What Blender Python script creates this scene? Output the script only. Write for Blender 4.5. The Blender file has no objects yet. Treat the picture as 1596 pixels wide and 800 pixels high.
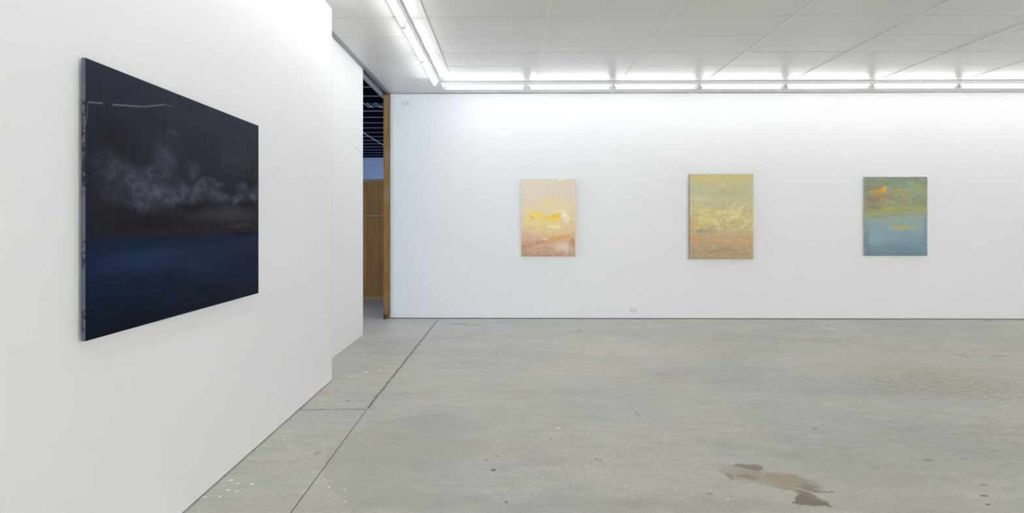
import bpy, bmesh, math, random
from mathutils import Vector, Matrix
random.seed(7)
sc = bpy.context.scene
COL = sc.collection

# ------------------------------------------------------------------ camera model
F, U0, V0, TH, HC = 915.0, 786.0, 349.0, 0.011, 1.48
CT, ST = math.cos(TH), math.sin(TH)
def ray(u, v):
    xc, zc = (u - U0) / F, (V0 - v) / F
    return Vector((xc * CT - ST, xc * ST + CT, zc))
def on_floor(u, v):
    r = ray(u, v); t = -HC / r.z
    return (r.x * t, r.y * t)
def on_y(u, v, Y):
    r = ray(u, v); t = Y / r.y
    return (r.x * t, HC + r.z * t)

def lin(c):
    return tuple((x / 255 / 12.92) if x / 255 <= .04045 else ((x / 255 + .055) / 1.055) ** 2.4 for x in c) + (1,)

# ------------------------------------------------------------------ mesh helpers
def bx(bm, x0, x1, y0, y1, z0, z1, bev=0):
    vs = [bm.verts.new((x, y, z)) for x in (x0, x1) for y in (y0, y1) for z in (z0, z1)]
    fs = [bm.faces.new([vs[i] for i in f]) for f in
          ((0, 1, 3, 2), (4, 6, 7, 5), (0, 4, 5, 1), (2, 3, 7, 6), (0, 2, 6, 4), (1, 5, 7, 3))]
    if bev:
        es = {e for f in fs for e in f.edges}
        bmesh.ops.bevel(bm, geom=list(es), offset=bev, segments=2, affect='EDGES')
def prism(bm, pts, axis, a, b):
    """closed outline pts (2D) extruded along axis from a to b"""
    def P(p, t):
        return {'x': (t, p[0], p[1]), 'y': (p[0], t, p[1]), 'z': (p[0], p[1], t)}[axis]
    A = [bm.verts.new(P(p, a)) for p in pts]; B = [bm.verts.new(P(p, b)) for p in pts]
    n = len(pts)
    bm.faces.new(A); bm.faces.new(B[::-1])
    for i in range(n):
        bm.faces.new((A[i], B[i], B[(i + 1) % n], A[(i + 1) % n]))
def tube(bm, path, r, seg=12, cap=True):
    rings = []
    path = [Vector(p) for p in path]
    for i, p in enumerate(path):
        d = (path[min(i + 1, len(path) - 1)] - path[max(i - 1, 0)]).normalized()
        up = Vector((0, 0, 1)) if abs(d.z) < .9 else Vector((1, 0, 0))
        s = d.cross(up).normalized(); t = s.cross(d)
        rings.append([bm.verts.new(p + r * (s * math.cos(a) + t * math.sin(a)))
                      for a in [2 * math.pi * k / seg for k in range(seg)]])
    for a, b in zip(rings, rings[1:]):
        for k in range(seg):
            f = bm.faces.new((a[k], a[(k + 1) % seg], b[(k + 1) % seg], b[k])); f.smooth = True
    if cap:
        bm.faces.new(rings[0][::-1]); bm.faces.new(rings[-1])
def mesh(name, build, mat, parent=None, loc=None, **props):
    bm = bmesh.new(); build(bm)
    bmesh.ops.recalc_face_normals(bm, faces=bm.faces)
    me = bpy.data.meshes.new(name); bm.to_mesh(me); bm.free()
    me.materials.append(mat)
    o = bpy.data.objects.new(name, me); COL.objects.link(o)
    if parent: o.parent = parent
    if loc: o.location = loc
    for k, v in props.items(): o[k] = v
    return o
def struct(name, build, mat, label=None, **kw):
    p = dict(kind='structure')
    if label: p['label'] = label
    return mesh(name, build, mat, **p, **kw)
def empty(name, loc, label, cat, rz=0, group=None):
    o = bpy.data.objects.new(name, None); COL.objects.link(o)
    o.empty_display_size = .1
    o.location = loc; o.rotation_euler = (0, 0, rz); o['label'] = label; o['category'] = cat
    if group: o['group'] = group
    return o
def copy_tree(o, parent=None):
    c = o.copy(); COL.objects.link(c)
    if parent: c.parent = parent
    for ch in list(o.children): copy_tree(ch, c)
    return c

# ------------------------------------------------------------------ node helpers
class NT:
    def __init__(s, name, rough=.5, spec=.5):
        s.m = bpy.data.materials.new(name); s.m.use_nodes = True
        s.t = s.m.node_tree; s.n = s.t.nodes; s.b = s.n['Principled BSDF']
        s.b.inputs['Roughness'].default_value = rough
        s.b.inputs['Specular IOR Level'].default_value = spec
        s.obj = s.n.new('ShaderNodeTexCoord').outputs['Object']
    def set(s, sock, v):
        if isinstance(v, bpy.types.NodeSocket): s.t.links.new(v, sock)
        elif v is not None: sock.default_value = v
    def mapping(s, vec, loc=(0, 0, 0), rot=(0, 0, 0), scale=(1, 1, 1), typ='POINT'):
        n = s.n.new('ShaderNodeMapping'); n.vector_type = typ; s.set(n.inputs['Vector'], vec)
        n.inputs['Location'].default_value = loc; n.inputs['Rotation'].default_value = rot
        n.inputs['Scale'].default_value = scale
        return n.outputs[0]
    def noise(s, vec, scale, detail=4, rough=.55, dist=0, color=False):
        n = s.n.new('ShaderNodeTexNoise'); s.set(n.inputs['Vector'], vec)
        n.inputs['Scale'].default_value = scale; n.inputs['Detail'].default_value = detail
        n.inputs['Roughness'].default_value = rough; n.inputs['Distortion'].default_value = dist
        return n.outputs['Color' if color else 'Fac']
    def math(s, op, a, b=None, c=None, clamp=False):
        n = s.n.new('ShaderNodeMath'); n.operation = op; n.use_clamp = clamp
        s.set(n.inputs[0], a); s.set(n.inputs[1], b); s.set(n.inputs[2], c)
        return n.outputs[0]
    def vmath(s, op, a, b=None, sc_=None):
        n = s.n.new('ShaderNodeVectorMath'); n.operation = op
        s.set(n.inputs[0], a); s.set(n.inputs[1], b)
        if sc_ is not None: s.set(n.inputs['Scale'], sc_)
        return n.outputs['Value' if op in ('LENGTH', 'DISTANCE', 'DOT_PRODUCT') else 'Vector']
    def ramp(s, v, a, b, lo=0., hi=1., smooth=True):
        n = s.n.new('ShaderNodeMapRange'); n.interpolation_type = 'SMOOTHSTEP' if smooth else 'LINEAR'
        s.set(n.inputs['Value'], v)
        for k, x in (('From Min', a), ('From Max', b), ('To Min', lo), ('To Max', hi)): n.inputs[k].default_value = x
        return n.outputs[0]
    def mix(s, f, a, b, mode='MIX'):
        n = s.n.new('ShaderNodeMix'); n.data_type = 'RGBA'; n.blend_type = mode
        s.set(n.inputs[0], f); s.set(n.inputs[6], a); s.set(n.inputs[7], b)
        return n.outputs[2]
    def stops(s, v, st):
        n = s.n.new('ShaderNodeValToRGB'); s.set(n.inputs[0], v); r = n.color_ramp
        for i, (p, c) in enumerate(st):
            e = r.elements[i] if i < 2 else r.elements.new(p)
            e.position = p; e.color = c
        return n.outputs[0]
    def sep(s, v):
        n = s.n.new('ShaderNodeSeparateXYZ'); s.set(n.inputs[0], v); return n.outputs
    def warp(s, vec, scale, amt, detail=3, stretch=(1, 1, 1)):
        nz = s.noise(s.mapping(vec, scale=stretch), scale, detail, color=True)
        return s.vmath('ADD', vec, s.vmath('SCALE', s.vmath('SUBTRACT', nz, (.5, .5, .5)), sc_=amt))
    def warpxy(s, vec, scale, ax, ay, detail=5):
        nz = s.noise(vec, scale, detail, color=True)
        return s.vmath('ADD', vec, s.vmath('MULTIPLY', s.vmath('SUBTRACT', nz, (.5, .5, .5)), (ax, ay, 0)))
    def ell(s, vec, c, r, rot=0, inner=.0, outer=1.):
        """1 inside an ellipse in the first two coordinates, fading to 0 at its rim"""
        m = s.mapping(vec, loc=(c[0], c[1], 0), rot=(0, 0, math.radians(rot)), scale=(r[0], r[1], 1e3), typ='TEXTURE')
        return s.ramp(s.vmath('LENGTH', m), outer, inner)
    def bump(s, h, strength, dist=.01):
        n = s.n.new('ShaderNodeBump'); s.set(n.inputs['Height'], h)
        n.inputs['Strength'].default_value = strength; n.inputs['Distance'].default_value = dist
        s.t.links.new(n.outputs[0], s.b.inputs['Normal'])
    def base(s, c): s.set(s.b.inputs['Base Color'], c)

def plain(name, c, rough=.5, metal=0, spec=.5, vary=.03, scale=6):
    k = NT(name, rough, spec); k.b.inputs['Metallic'].default_value = metal
    c = lin(c); d = tuple(max(0, x * (1 - vary)) for x in c[:3]) + (1,)
    k.base(k.mix(k.noise(k.obj, scale, 3), d, c)); return k.m

# paint: white emulsion on plasterboard, faint roller texture
def wall_paint(name, c):
    k = NT(name, .55, .35)
    a = lin(c); b = tuple(x * .975 for x in a[:3]) + (1,)
    k.base(k.mix(k.noise(k.obj, .8, 4), b, a))
    k.bump(k.noise(k.obj, 220, 2), .04, .002)
    return k.m
M_wall = wall_paint('white_wall_paint', (236, 237, 238))
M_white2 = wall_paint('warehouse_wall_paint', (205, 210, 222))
M_ceil = plain('ceiling_panel_paint', (216, 216, 212), .35, vary=.02, scale=1.5)
M_gap = plain('dark_gap', (60, 58, 56), .9)
M_ceilgap = plain('grey_panel_joint', (120, 120, 116), .8)
M_strip = plain('white_cover_strip', (224, 224, 220), .4)
M_grey = plain('grey_painted_steel', (150, 152, 162), .5)
M_steel = plain('galvanised_steel', (120, 124, 134), .45, metal=.3)
M_roof = plain('dark_roof_lining', (9, 9, 14), .95, spec=.05)
M_flange = plain('lit_flange_grey', (104, 108, 126), .5)  # paler than the dark webs, colours in the purlins' lit lower edges
M_enamel = plain('white_enamel', (232, 234, 238), .35)
M_plastic = plain('white_plastic', (226, 226, 220), .35)
M_slot = plain('dark_slot', (130, 130, 126), .6)
M_black = plain('black_rubber', (22, 22, 24), .5)
M_cream = plain('cream_corner_bead', (226, 220, 196), .6)
M_metal = plain('aluminium_cap', (170, 170, 172), .35, metal=.8)
M_pale = plain('pale_grey_conduit', (225, 228, 238), .45)
M_canvas_back = plain('raw_pine', (196, 168, 120), .7)
M_foot = M_black

def glow(name, strength):
    k = NT(name); k.base((1, 1, 1, 1))
    k.b.inputs['Emission Color'].default_value = (0.97, 0.985, 1, 1)
    k.b.inputs['Emission Strength'].default_value = strength
    return k.m
M_tube = glow('tube_glow', 15.0)
M_tube_left = glow('left_row_tube_glow', 21.5)  # same tubes, set stronger to brighten the left side

def wood(name, dark, light, axis_scale, scale=3, blot=None):
    k = NT(name, .6, .3)
    v = k.mapping(k.obj, scale=axis_scale)
    w = k.warp(v, 1.2, .5)
    n1 = k.noise(w, scale, 5, .6, .6)
    n2 = k.noise(k.mapping(k.obj, scale=tuple(a * 6 for a in axis_scale)), scale * 2, 3)
    c = k.stops(k.math('ADD', k.math('MULTIPLY', n1, .75), k.math('MULTIPLY', n2, .25)),
                [(.3, lin(dark)), (.7, lin(light))])
    if blot: c = k.mix(k.math('MULTIPLY', k.ramp(k.noise(k.obj, 2.2, 3), .5, .7), .35), c, lin(blot))
    k.base(c); k.bump(n2, .15, .002); return k.m
M_post = wood('bare_timber', (118, 84, 44), (170, 128, 74), (9, 9, .8), 3, (150, 142, 130))
M_ply = wood('brown_plywood', (138, 98, 54), (182, 134, 78), (3, 3, .5), 3)
M_rail = wood('pine_batten', (150, 122, 84), (182, 150, 108), (1, 8, 8), 3)

# ------------------------------------------------------------------ dimensions
WY, CZ = 9.15, 3.515            # back wall plane, ceiling height
XR, YR = 12.0, -9.0             # right wall, rear wall
def xw(y): return -1.675 - .006 * (y - 2.98)      # near left wall face
NE = 5.53                       # its far end
DX, DE = -1.94, 7.68            # sliding door face / far end
BX = -1.885                     # left end of back wall

# ------------------------------------------------------------------ floor
FEATS = []          # marks on the slab: (x0, x1, y0, y1, paint function)
def feat(x, y, r, fn, warp=.1):
    r = r * 1.15 + warp
    FEATS.append((x - r, x + r, y - r, y + r, fn))
def f_ell(uv, r, col, a, rot=0, inner=0., outer=1., wkey='W1', gate=None, xy=None):
    x, y = xy or on_floor(*uv)
    def fn(k, c):
        e = k.math('MULTIPLY', k.ell(k.vec(wkey), (x, y), r, rot, inner, outer), a)
        if gate: e = k.math('MULTIPLY', e, k.ramp(k.vec('spill'), gate[0], gate[1]))
        return k.mix(e, c, lin(col))
    feat(x, y, max(r) * outer, fn, {'W1': .3, 'Wm': .02, 'W3': .14}.get(wkey, .12))
def f_seg(wkey, p, q, w, col, a, broken=None):
    p, q = Vector(p), Vector(q); d = q - p; L = d.length; ang = math.atan2(d.y, d.x); mid = (p + q) / 2
    def fn(k, c):
        m = k.mapping(k.vec(wkey), loc=(mid.x, mid.y, 0), rot=(0, 0, ang), typ='TEXTURE')
        s_ = k.sep(m)
        a1 = k.ramp(k.math('ABSOLUTE', s_[1]), w, w * .4)
        a2 = k.ramp(k.math('ABSOLUTE', s_[0]), L / 2, L / 2 - min(.03, L / 4))
        e = k.math('MULTIPLY', k.math('MULTIPLY', a1, a2), a)
        if broken: e = k.math('MULTIPLY', e, k.ramp(k.noise(k.obj, broken, 3), .4, .55, .25, 1))
        return k.mix(e, c, lin(col))
    m_ = .1 + w
    FEATS.append((min(p.x, q.x) - m_, max(p.x, q.x) + m_, min(p.y, q.y) - m_, max(p.y, q.y) + m_, fn))
# broad tonal patches seen on the slab
for uv, r, col, a in (((700, 660), (.62, .5), (150, 150, 145), .45), ((640, 700), (.5, .45), (154, 152, 145), .35),
                      ((800, 700), (.7, .35), (155, 150, 140), .35), ((880, 585), (.9, .8), (184, 180, 170), .4),
                      ((1000, 545), (1.6, 1.1), (186, 181, 169), .4), ((1300, 560), (1.8, 1.0), (180, 176, 165), .4),
                      ((660, 620), (.35, .3), (168, 160, 148), .3), ((1480, 600), (1.1, .5), (160, 152, 138), .5),
                      ((1420, 575), (1.5, .45), (168, 160, 146), .4), ((1010, 640), (.8, .4), (176, 177, 174), .4),
                      ((1130, 620), (.7, .4), (172, 174, 173), .4), ((1560, 540), (1.2, .8), (176, 170, 154), .4),
                      ((860, 720), (.3, .12), (150, 140, 126), .4), ((1530, 700), (1.0, .5), (150, 150, 146), .45),
                      ((1340, 740), (.6, .4), (150, 148, 142), .4), ((500, 610), (.15, .2), (160, 152, 136), .45),
                      ((530, 720), (.3, .6), (168, 166, 156), .4), ((1000, 790), (3.0, .2), (132, 130, 124), .35)):
    f_ell(uv, r, col, a, 0, 0, 1.1)
# large rounded patch with a crisp left rim
_p = [on_floor(*p) for p in ((560, 648), (482, 740), (560, 790))]
_x, _y = on_floor(660, 728)[0], (_p[0][1] + _p[2][1]) / 2
def rim(k, c):
    m = k.ell(k.vec('W4'), (_x, _y), (_x - _p[1][0], (_p[0][1] - _p[2][1]) / 2 * 1.08), 0, .965, 1.0)
    fade = k.ramp(k.sep(k.obj)[0], _x - .1, _x + .5, 1, 0)
    return k.mix(k.math('MULTIPLY', k.math('MULTIPLY', m, fade), .22), c, lin((132, 132, 126)))
feat(_x, _y, max(_x - _p[1][0], (_p[0][1] - _p[2][1]) / 2 * 1.08), rim)
# streaky fleck fields at the right
for uv, r, lo in (((1490, 600), (1.4, .7), .525), ((1540, 680), (1.2, .6), .55), ((1270, 660), (.9, .35), .58), ((1400, 560), (2.5, 1.2), .57), ((900, 680), (2.4, .9), .60)):
    def _mk(uv=uv, r=r, lo=lo):
        x, y = on_floor(*uv)
        def fn(k, c):
            mm = k.math('MULTIPLY', k.ramp(k.vec('fleck'), lo, lo + .04), k.ell(k.vec('W1'), (x, y), r, 0, .2, 1.1))
            return k.mix(k.math('MULTIPLY', mm, .55), c, lin((112, 102, 86)))
        feat(x, y, max(r) * 1.1, fn)
    _mk()
# brown spill in the foreground
def sp(uv, r, rot, col, a, inner=.75, gate=None): f_ell(uv, r, col, a, rot, inner, 1., 'W3', gate)
sp((1208, 748), (.26, .14), -25, (152, 140, 124), .65, .55)
sp((1160, 740), (.13, .16), 10, (146, 132, 114), .6, .5)
sp((1238, 755), (.16, .15), -30, (148, 136, 119), .6, .6)
sp((1170, 729), (.075, .06), -30, (112, 100, 84), .8, .6)
sp((1166, 745), (.075, .045), -20, (122, 106, 88), .7, .5, (.35, .6))
sp((1262, 783), (.085, .075), -10, (108, 95, 80), .92, .8)
sp((1278, 765), (.09, .022), -22, (112, 100, 84), .85, .6)
sp((1264, 772), (.07, .05), -30, (112, 99, 84), .85, .6)
sp((1251, 768), (.05, .04), -40, (120, 107, 92), .7, .5, (.35, .6))
sp((1225, 745), (.18, .07), -20, (140, 127, 111), .5, .4, (.4, .6))
sp((1258, 758), (.05, .05), -40, (122, 110, 94), .7, .5)
sp((1280, 791), (.05, .03), 0, (110, 97, 82), .85, .6)
sp((1140, 743), (.012, .07), 14, (122, 110, 95), .7, .4)
sp((1148, 745), (.01, .06), 14, (128, 116, 100), .6, .4)
sp((1143, 710), (.05, .018), -5, (128, 118, 103), .55, .3, (.4, .6))
sp((1215, 712), (.08, .015), -5, (130, 120, 105), .5, .3, (.4, .6))
sp((1205, 760), (.16, .05), -25, (128, 112, 96), .5, .3, (.45, .62))
# dark wavy mark near the back wall, pale drip further right
for uv, r in (((712, 505.5), (.16, .05)), ((738, 507), (.20, .055)), ((724, 504.5), (.10, .045))):
    f_ell(uv, r, (120, 119, 114), .6, 0, .6, 1., 'Wv')
for uv, r in (((1281, 509), (.05, .06)), ((1289, 512), (.08, .025))):
    f_ell(uv, r, (225, 222, 214), .6, 0, .5)
marks = [((769, 733), .022, .016, 0, (78, 76, 74), .9), ((774, 711), .016, .008, 10, (84, 80, 76), .8), ((757, 718), .018, .007, 20, (88, 78, 70), .8),
             ((789, 783), .012, .01, 0, (80, 78, 76), .8), ((542, 625), .03, .014, 0, (96, 94, 88), .8), ((930, 716), .03, .006, 40, (96, 94, 90), .8),
             ((936, 718), .02, .006, -30, (96, 94, 90), .8), ((1371, 595), .06, .012, -18, (88, 86, 80), .8), ((1394, 603), .04, .01, -10, (98, 94, 86), .7),
             ((1448, 718), .04, .01, -6, (86, 82, 76), .85), ((1534, 773), .028, .012, -5, (88, 84, 78), .85), ((1540, 787), .02, .01, 0, (88, 84, 78), .85),
             ((1533, 756), .03, .008, 12, (104, 100, 92), .7), ((1500, 715), .028, .008, 0, (110, 104, 94), .7), ((1270, 669), .025, .014, -20, (92, 88, 82), .8),
             ((1182, 607), .04, .01, 0, (104, 100, 90), .7), ((903, 516), .05, .05, 0, (140, 132, 112), .6), ((1557, 555), .12, .05, 0, (132, 128, 116), .6),
             ((1540, 500.5), .08, .03, 0, (96, 94, 90), .8), ((883, 576), .03, .012, 0, (110, 108, 102), .6), ((942, 577), .03, .012, 0, (110, 108, 102), .6),
             ((817, 577), .03, .012, 0, (110, 108, 102), .6), ((997, 575), .03, .012, 0, (110, 108, 102), .6), ((751, 579), .025, .012, 0, (110, 108, 102), .6),
             ((775, 551), .02, .015, 0, (112, 110, 104), .6), ((858, 684), .015, .01, 0, (110, 100, 90), .6), ((870, 668), .02, .008, 0, (230, 228, 220), .7),
             ((495, 707), .03, .03, 0, (118, 116, 110), .5), ((407, 687), .015, .02, 0, (80, 78, 74), .7), ((682, 632), .02, .006, 30, (100, 98, 92), .7),
             ((1106, 770), .03, .02, 0, (128, 112, 90), .5), ((360, 749), .016, .012, 20, (224, 222, 214), .75), ((371, 754), .012, .01, 0, (224, 222, 214), .75),
             ((355, 764), .014, .01, 30, (224, 222, 214), .75), ((392, 755), .016, .009, 20, (224, 222, 214), .75), ((318, 775), .02, .012, 20, (220, 218, 210), .6),
             ((370, 765), .01, .008, 0, (224, 222, 214), .7), ((343, 774), .01, .008, 0, (224, 222, 214), .7), ((537, 782), .006, .006, 0, (236, 232, 214), .8),
             ((512, 760), .009, .005, 0, (234, 232, 226), .85), ((537, 764), .009, .005, 0, (234, 232, 226), .85), ((571, 580), .04, .02, 15, (212, 210, 202), .7),
             ((548, 587), .04, .015, 0, (208, 206, 198), .6), ((594, 578), .02, .02, 0, (216, 214, 206), .6), ((561, 686), .008, .006, 0, (232, 230, 224), .8),
             ((774, 776), .01, .006, 0, (220, 214, 120), .6), ((1146, 743), .006, .006, 0, (228, 226, 218), .7), ((1135, 778), .009, .006, 0, (230, 228, 222), .8),
             ((670, 696), .006, .005, 0, (232, 230, 224), .8), ((500, 638), .03, .012, 5, (110, 108, 102), .6), ((525, 641), .02, .01, 0, (112, 110, 104), .6)]

for uv, rx_, ry_, rot, col, a in marks: f_ell(uv, (rx_, ry_ * 1.4), col, a, rot, .5, 1., 'Wm')
for (a_, b_, w, col, al) in (((1460, 498.8), (1596, 528), .03, (150, 144, 130), .6), ((1473, 546), (1512, 559), .03, (146, 142, 132), .7),
                                 ((1515, 549), (1555, 560), .02, (150, 146, 136), .5), ((1280, 692), (1380, 735), .012, (140, 134, 124), .55),
                                 ((1145, 565), (1163, 585), .02, (158, 155, 146), .7), ((880, 725), (893, 765), .006, (134, 132, 126), .6),
                                 ((820, 672), (970, 672), .012, (154, 152, 146), .5), ((980, 518), (1050, 545), .05, (156, 152, 142), .5),
                                 ((1180, 500), (1250, 520), .03, (160, 156, 146), .5), ((1430, 640), (1560, 655), .016, (138, 130, 118), .5),
                                 ((985, 640), (993, 650), .01, (130, 128, 122), .6), ((440, 740), (470, 712), .006, (130, 126, 118), .5)): f_seg('Ws', on_floor(*a_), on_floor(*b_), w, col, al, 6)
# saw cuts and the rough construction joint
J = [on_floor(453, 800), on_floor(572, 638), on_floor(683, 498)]
jx = on_floor(463, 639)
low = (J[0][0] + (J[0][0] - J[1][0]) * 3.0, J[0][1] + (J[0][1] - J[1][1]) * 3.0)
f_seg('P', low, J[1], .0045, (48, 46, 44), .95)
f_seg('Wj', J[1], J[2], .030, (120, 116, 108), .45, 8)
f_seg('Wj', J[1], J[2], .009, (62, 58, 54), .9)
f_seg('Wk', (jx[0] - .3, jx[1]), J[1], .007, (62, 60, 56), .95)
f_seg('Wj', (jx[0] - .2, jx[1] - .02), J[1], .02, (110, 108, 100), .5, 20)

def floor_material(fns):
    k = NT('worn_concrete', .5, .35)
    P = k.obj; cache = {'P': P}
    mk = {'W1': lambda: k.warp(P, 3.0, .6, 6), 'W4': lambda: k.warp(P, 4, .05, 3), 'W3': lambda: k.warp(k.warpxy(P, 6, .22, .16, 6), 26, .07, 4), 'Wv': lambda: k.warp(P, 5, .18, 3),
          'Wm': lambda: k.warp(P, 40, .012, 2), 'Ws': lambda: k.warp(P, 1.6, .10, 3), 'Wj': lambda: k.warp(P, 3.5, .035, 3), 'Wk': lambda: k.warp(P, 3.5, .015, 3),
          'fleck': lambda: k.noise(k.mapping(P, rot=(0, 0, math.radians(-14)), scale=(1, 3.2, 1)), 11, 6, .8),
          'spill': lambda: k.noise(k.mapping(P, rot=(0, 0, .5), scale=(1, 2.5, 1)), 14, 5, .7)}
    def vec(key):
        if key not in cache: cache[key] = mk[key]()
        return cache[key]
    k.vec = vec
    A, B, C = lin((176, 173, 164)), lin((164, 166, 164)), lin((150, 147, 139))
    n1 = k.noise(k.warp(P, .7, 1.2), .55, 5, .6)
    c = k.mix(k.ramp(n1, .38, .66), A, B)
    st = k.mapping(P, rot=(0, 0, math.radians(14)), scale=(.55, 1.6, 1))
    n2 = k.noise(k.warp(st, 1.5, .6), 1.1, 6, .65)
    c = k.mix(k.math('MULTIPLY', k.ramp(n2, .5, .78), .5), c, C)
    n3 = k.noise(k.mapping(P, rot=(0, 0, .2), scale=(1, 2.2, 1)), 5, 6, .7)
    c = k.mix(k.math('MULTIPLY', k.ramp(n3, .35, .75), .28), c, lin((138, 136, 128)))
    n4 = k.noise(k.mapping(P, scale=(1, 1.6, 1)), 38, 4, .7)
    c = k.mix(k.math('MULTIPLY', k.ramp(n4, .40, .68), .32), c, lin((122, 121, 115)))
    n5 = k.noise(k.mapping(P, rot=(0, 0, .1), scale=(1, 2, 1)), 120, 3, .7)
    c = k.mix(k.math('MULTIPLY', k.ramp(n5, .45, .7), .20), c, lin((212, 210, 202)))
    n6 = k.noise(k.mapping(k.warp(P, 2, .3), rot=(0, 0, -.12), scale=(.8, 4, 1)), 3.2, 6, .7)
    c = k.mix(k.math('MULTIPLY', k.ramp(n6, .52, .70), .30), c, lin((196, 192, 181)))
    c = k.mix(k.math('MULTIPLY', k.ramp(n6, .47, .30), .30), c, lin((136, 135, 129)))
    for fn in fns: c = fn(k, c)
    vo = k.n.new('ShaderNodeTexVoronoi'); vo.inputs['Scale'].default_value = 3.2; k.set(vo.inputs['Vector'], k.warp(P, 5, .1))
    keep = k.sep(vo.outputs['Color'])
    sz = k.ramp(keep[0], .0, 1, .006, .022, False)
    hit = k.math('LESS_THAN', vo.outputs['Distance'], sz)
    c = k.mix(k.math('MULTIPLY', hit, k.ramp(keep[1], .80, .82)), c, lin((212, 210, 202)))
    c = k.mix(k.math('MULTIPLY', k.math('MULTIPLY', hit, k.ramp(keep[1], .30, .28)), .7), c, lin((104, 101, 94)))
    c = k.mix(1.0, c, (1.40, 1.39, 1.40, 1), 'MULTIPLY')
    k.base(c)
    k.set(k.b.inputs['Roughness'], k.ramp(n2, .3, .8, .42, .62))
    k.bump(k.math('ADD', n4, k.math('MULTIPLY', n3, .6)), .08, .004)
    return k.m
# the slab's top is cut into cells; every cell's material holds the marks that fall inside it
CELLS = []
def cells(x0, x1, y0, y1, depth=0):
    f = [q for q in FEATS if q[0] < x1 and q[1] > x0 and q[2] < y1 and q[3] > y0]
    if len(f) <= 24 or depth > 9: CELLS.append((x0, x1, y0, y1, f)); return
    best = None
    for ax in (0, 1):
        lo, hi = (x0, x1) if ax == 0 else (y0, y1)
        for t in (.2, .3, .4, .5, .6, .7, .8):
            m = lo + (hi - lo) * t
            n1 = len([q for q in f if q[2 * ax] < m]); n2 = len([q for q in f if q[2 * ax + 1] > m])
            sc_ = max(n1, n2)
            if best is None or sc_ < best[0]: best = (sc_, ax, m)
    _, ax, m = best
    if ax == 0: cells(x0, m, y0, y1, depth + 1); cells(m, x1, y0, y1, depth + 1)
    else: cells(x0, x1, y0, m, depth + 1); cells(x0, x1, m, y1, depth + 1)
cells(-9.2, XR + .2, -3.3, 27.4)
bm = bmesh.new()
fm = bpy.data.meshes.new('floor')
for i, (x0, x1, y0, y1, f) in enumerate(CELLS):
    fc = bm.faces.new([bm.verts.new(p) for p in ((x0, y0, 0), (x1, y0, 0), (x1, y1, 0), (x0, y1, 0))])
    fc.material_index = i
    fm.materials.append(floor_material([q[4] for q in f]))
plain_i = len(CELLS); fm.materials.append(floor_material([]))
v = {}
for x in (-9.2, XR + .2):
    for y in (YR - .2, 27.4):
        for z in (-.15, 0): v[(x, y, z)] = bm.verts.new((x, y, z))
X0, X1, Y0, Y1 = -9.2, XR + .2, YR - .2, 27.4
for q in (((X0, Y0, -.15), (X0, Y1, -.15), (X1, Y1, -.15), (X1, Y0, -.15)), ((X0, Y0, -.15), (X1, Y0, -.15), (X1, Y0, 0), (X0, Y0, 0)),
          ((X1, Y0, -.15), (X1, Y1, -.15), (X1, Y1, 0), (X1, Y0, 0)), ((X1, Y1, -.15), (X0, Y1, -.15), (X0, Y1, 0), (X1, Y1, 0)), ((X0, Y1, -.15), (X0, Y0, -.15), (X0, Y0, 0), (X0, Y1, 0))):
    bm.faces.new([v[p] for p in q]).material_index = plain_i
bm.faces.new([bm.verts.new(p) for p in ((X0, Y0, 0), (X1, Y0, 0), (X1, -3.3, 0), (X0, -3.3, 0))]).material_index = plain_i
bm.to_mesh(fm); bm.free()
floor = bpy.data.objects.new('floor', fm); COL.objects.link(floor); floor['kind'] = 'structure'
print('floor cells', len(CELLS), [len(c[4]) for c in CELLS])

# ------------------------------------------------------------------ ceiling (painted sheets with joints and cover strips)
CX0 = -1.875
YL = 8.185
def ceiling_panels(bm):
    xs = [-.836 + 1.205 * i for i in range(-1, 12)]
    ys = [YL + .6035 * j for j in range(-30, 3)]
    for i in range(len(xs) - 1):
        for j in range(len(ys) - 1):
            x0, x1 = max(xs[i] + .002, CX0), min(xs[i + 1] - .002, XR)
            y0, y1 = max(ys[j] + .0035, YR), min(ys[j + 1] - .0035, WY + .0)
            if x1 - x0 < .02 or y1 - y0 < .02: continue
            z = CZ + random.uniform(-.0005, .0012)
            t = [random.uniform(-.0008, .0008) for _ in range(4)]
            a = [bm.verts.new((x, y, z + t[q])) for q, (x, y) in enumerate(((x0, y0), (x1, y0), (x1, y1), (x0, y1)))]
            b = [bm.verts.new((v.co.x, v.co.y, CZ + .012)) for v in a]
            bm.faces.new(a); bm.faces.new(b[::-1])
            for q in range(4): bm.faces.new((a[q], b[q], b[(q + 1) % 4], a[(q + 1) % 4]))
ceil = struct('ceiling', ceiling_panels, M_ceil, 'white painted sheet ceiling with thin joints')
mesh('joint_backing', lambda bm: bx(bm, CX0, XR, YR, WY, CZ + .0121, CZ + .10), M_ceilgap, ceil)
def strips(bm):
    for i in range(0, 12):
        x = -.836 + 1.205 * i
        y0 = YR
        while y0 < WY - .05:
            y1 = min(y0 + 2.4, WY - .001)
            bx(bm, x - .016 + random.uniform(-.002, .002), x + .010, y0 + .001, y1 - .001, CZ - .005, CZ + .001, .001)
            y0 += 2.4
mesh('cover_strip', strips, M_strip, ceil)

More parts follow.
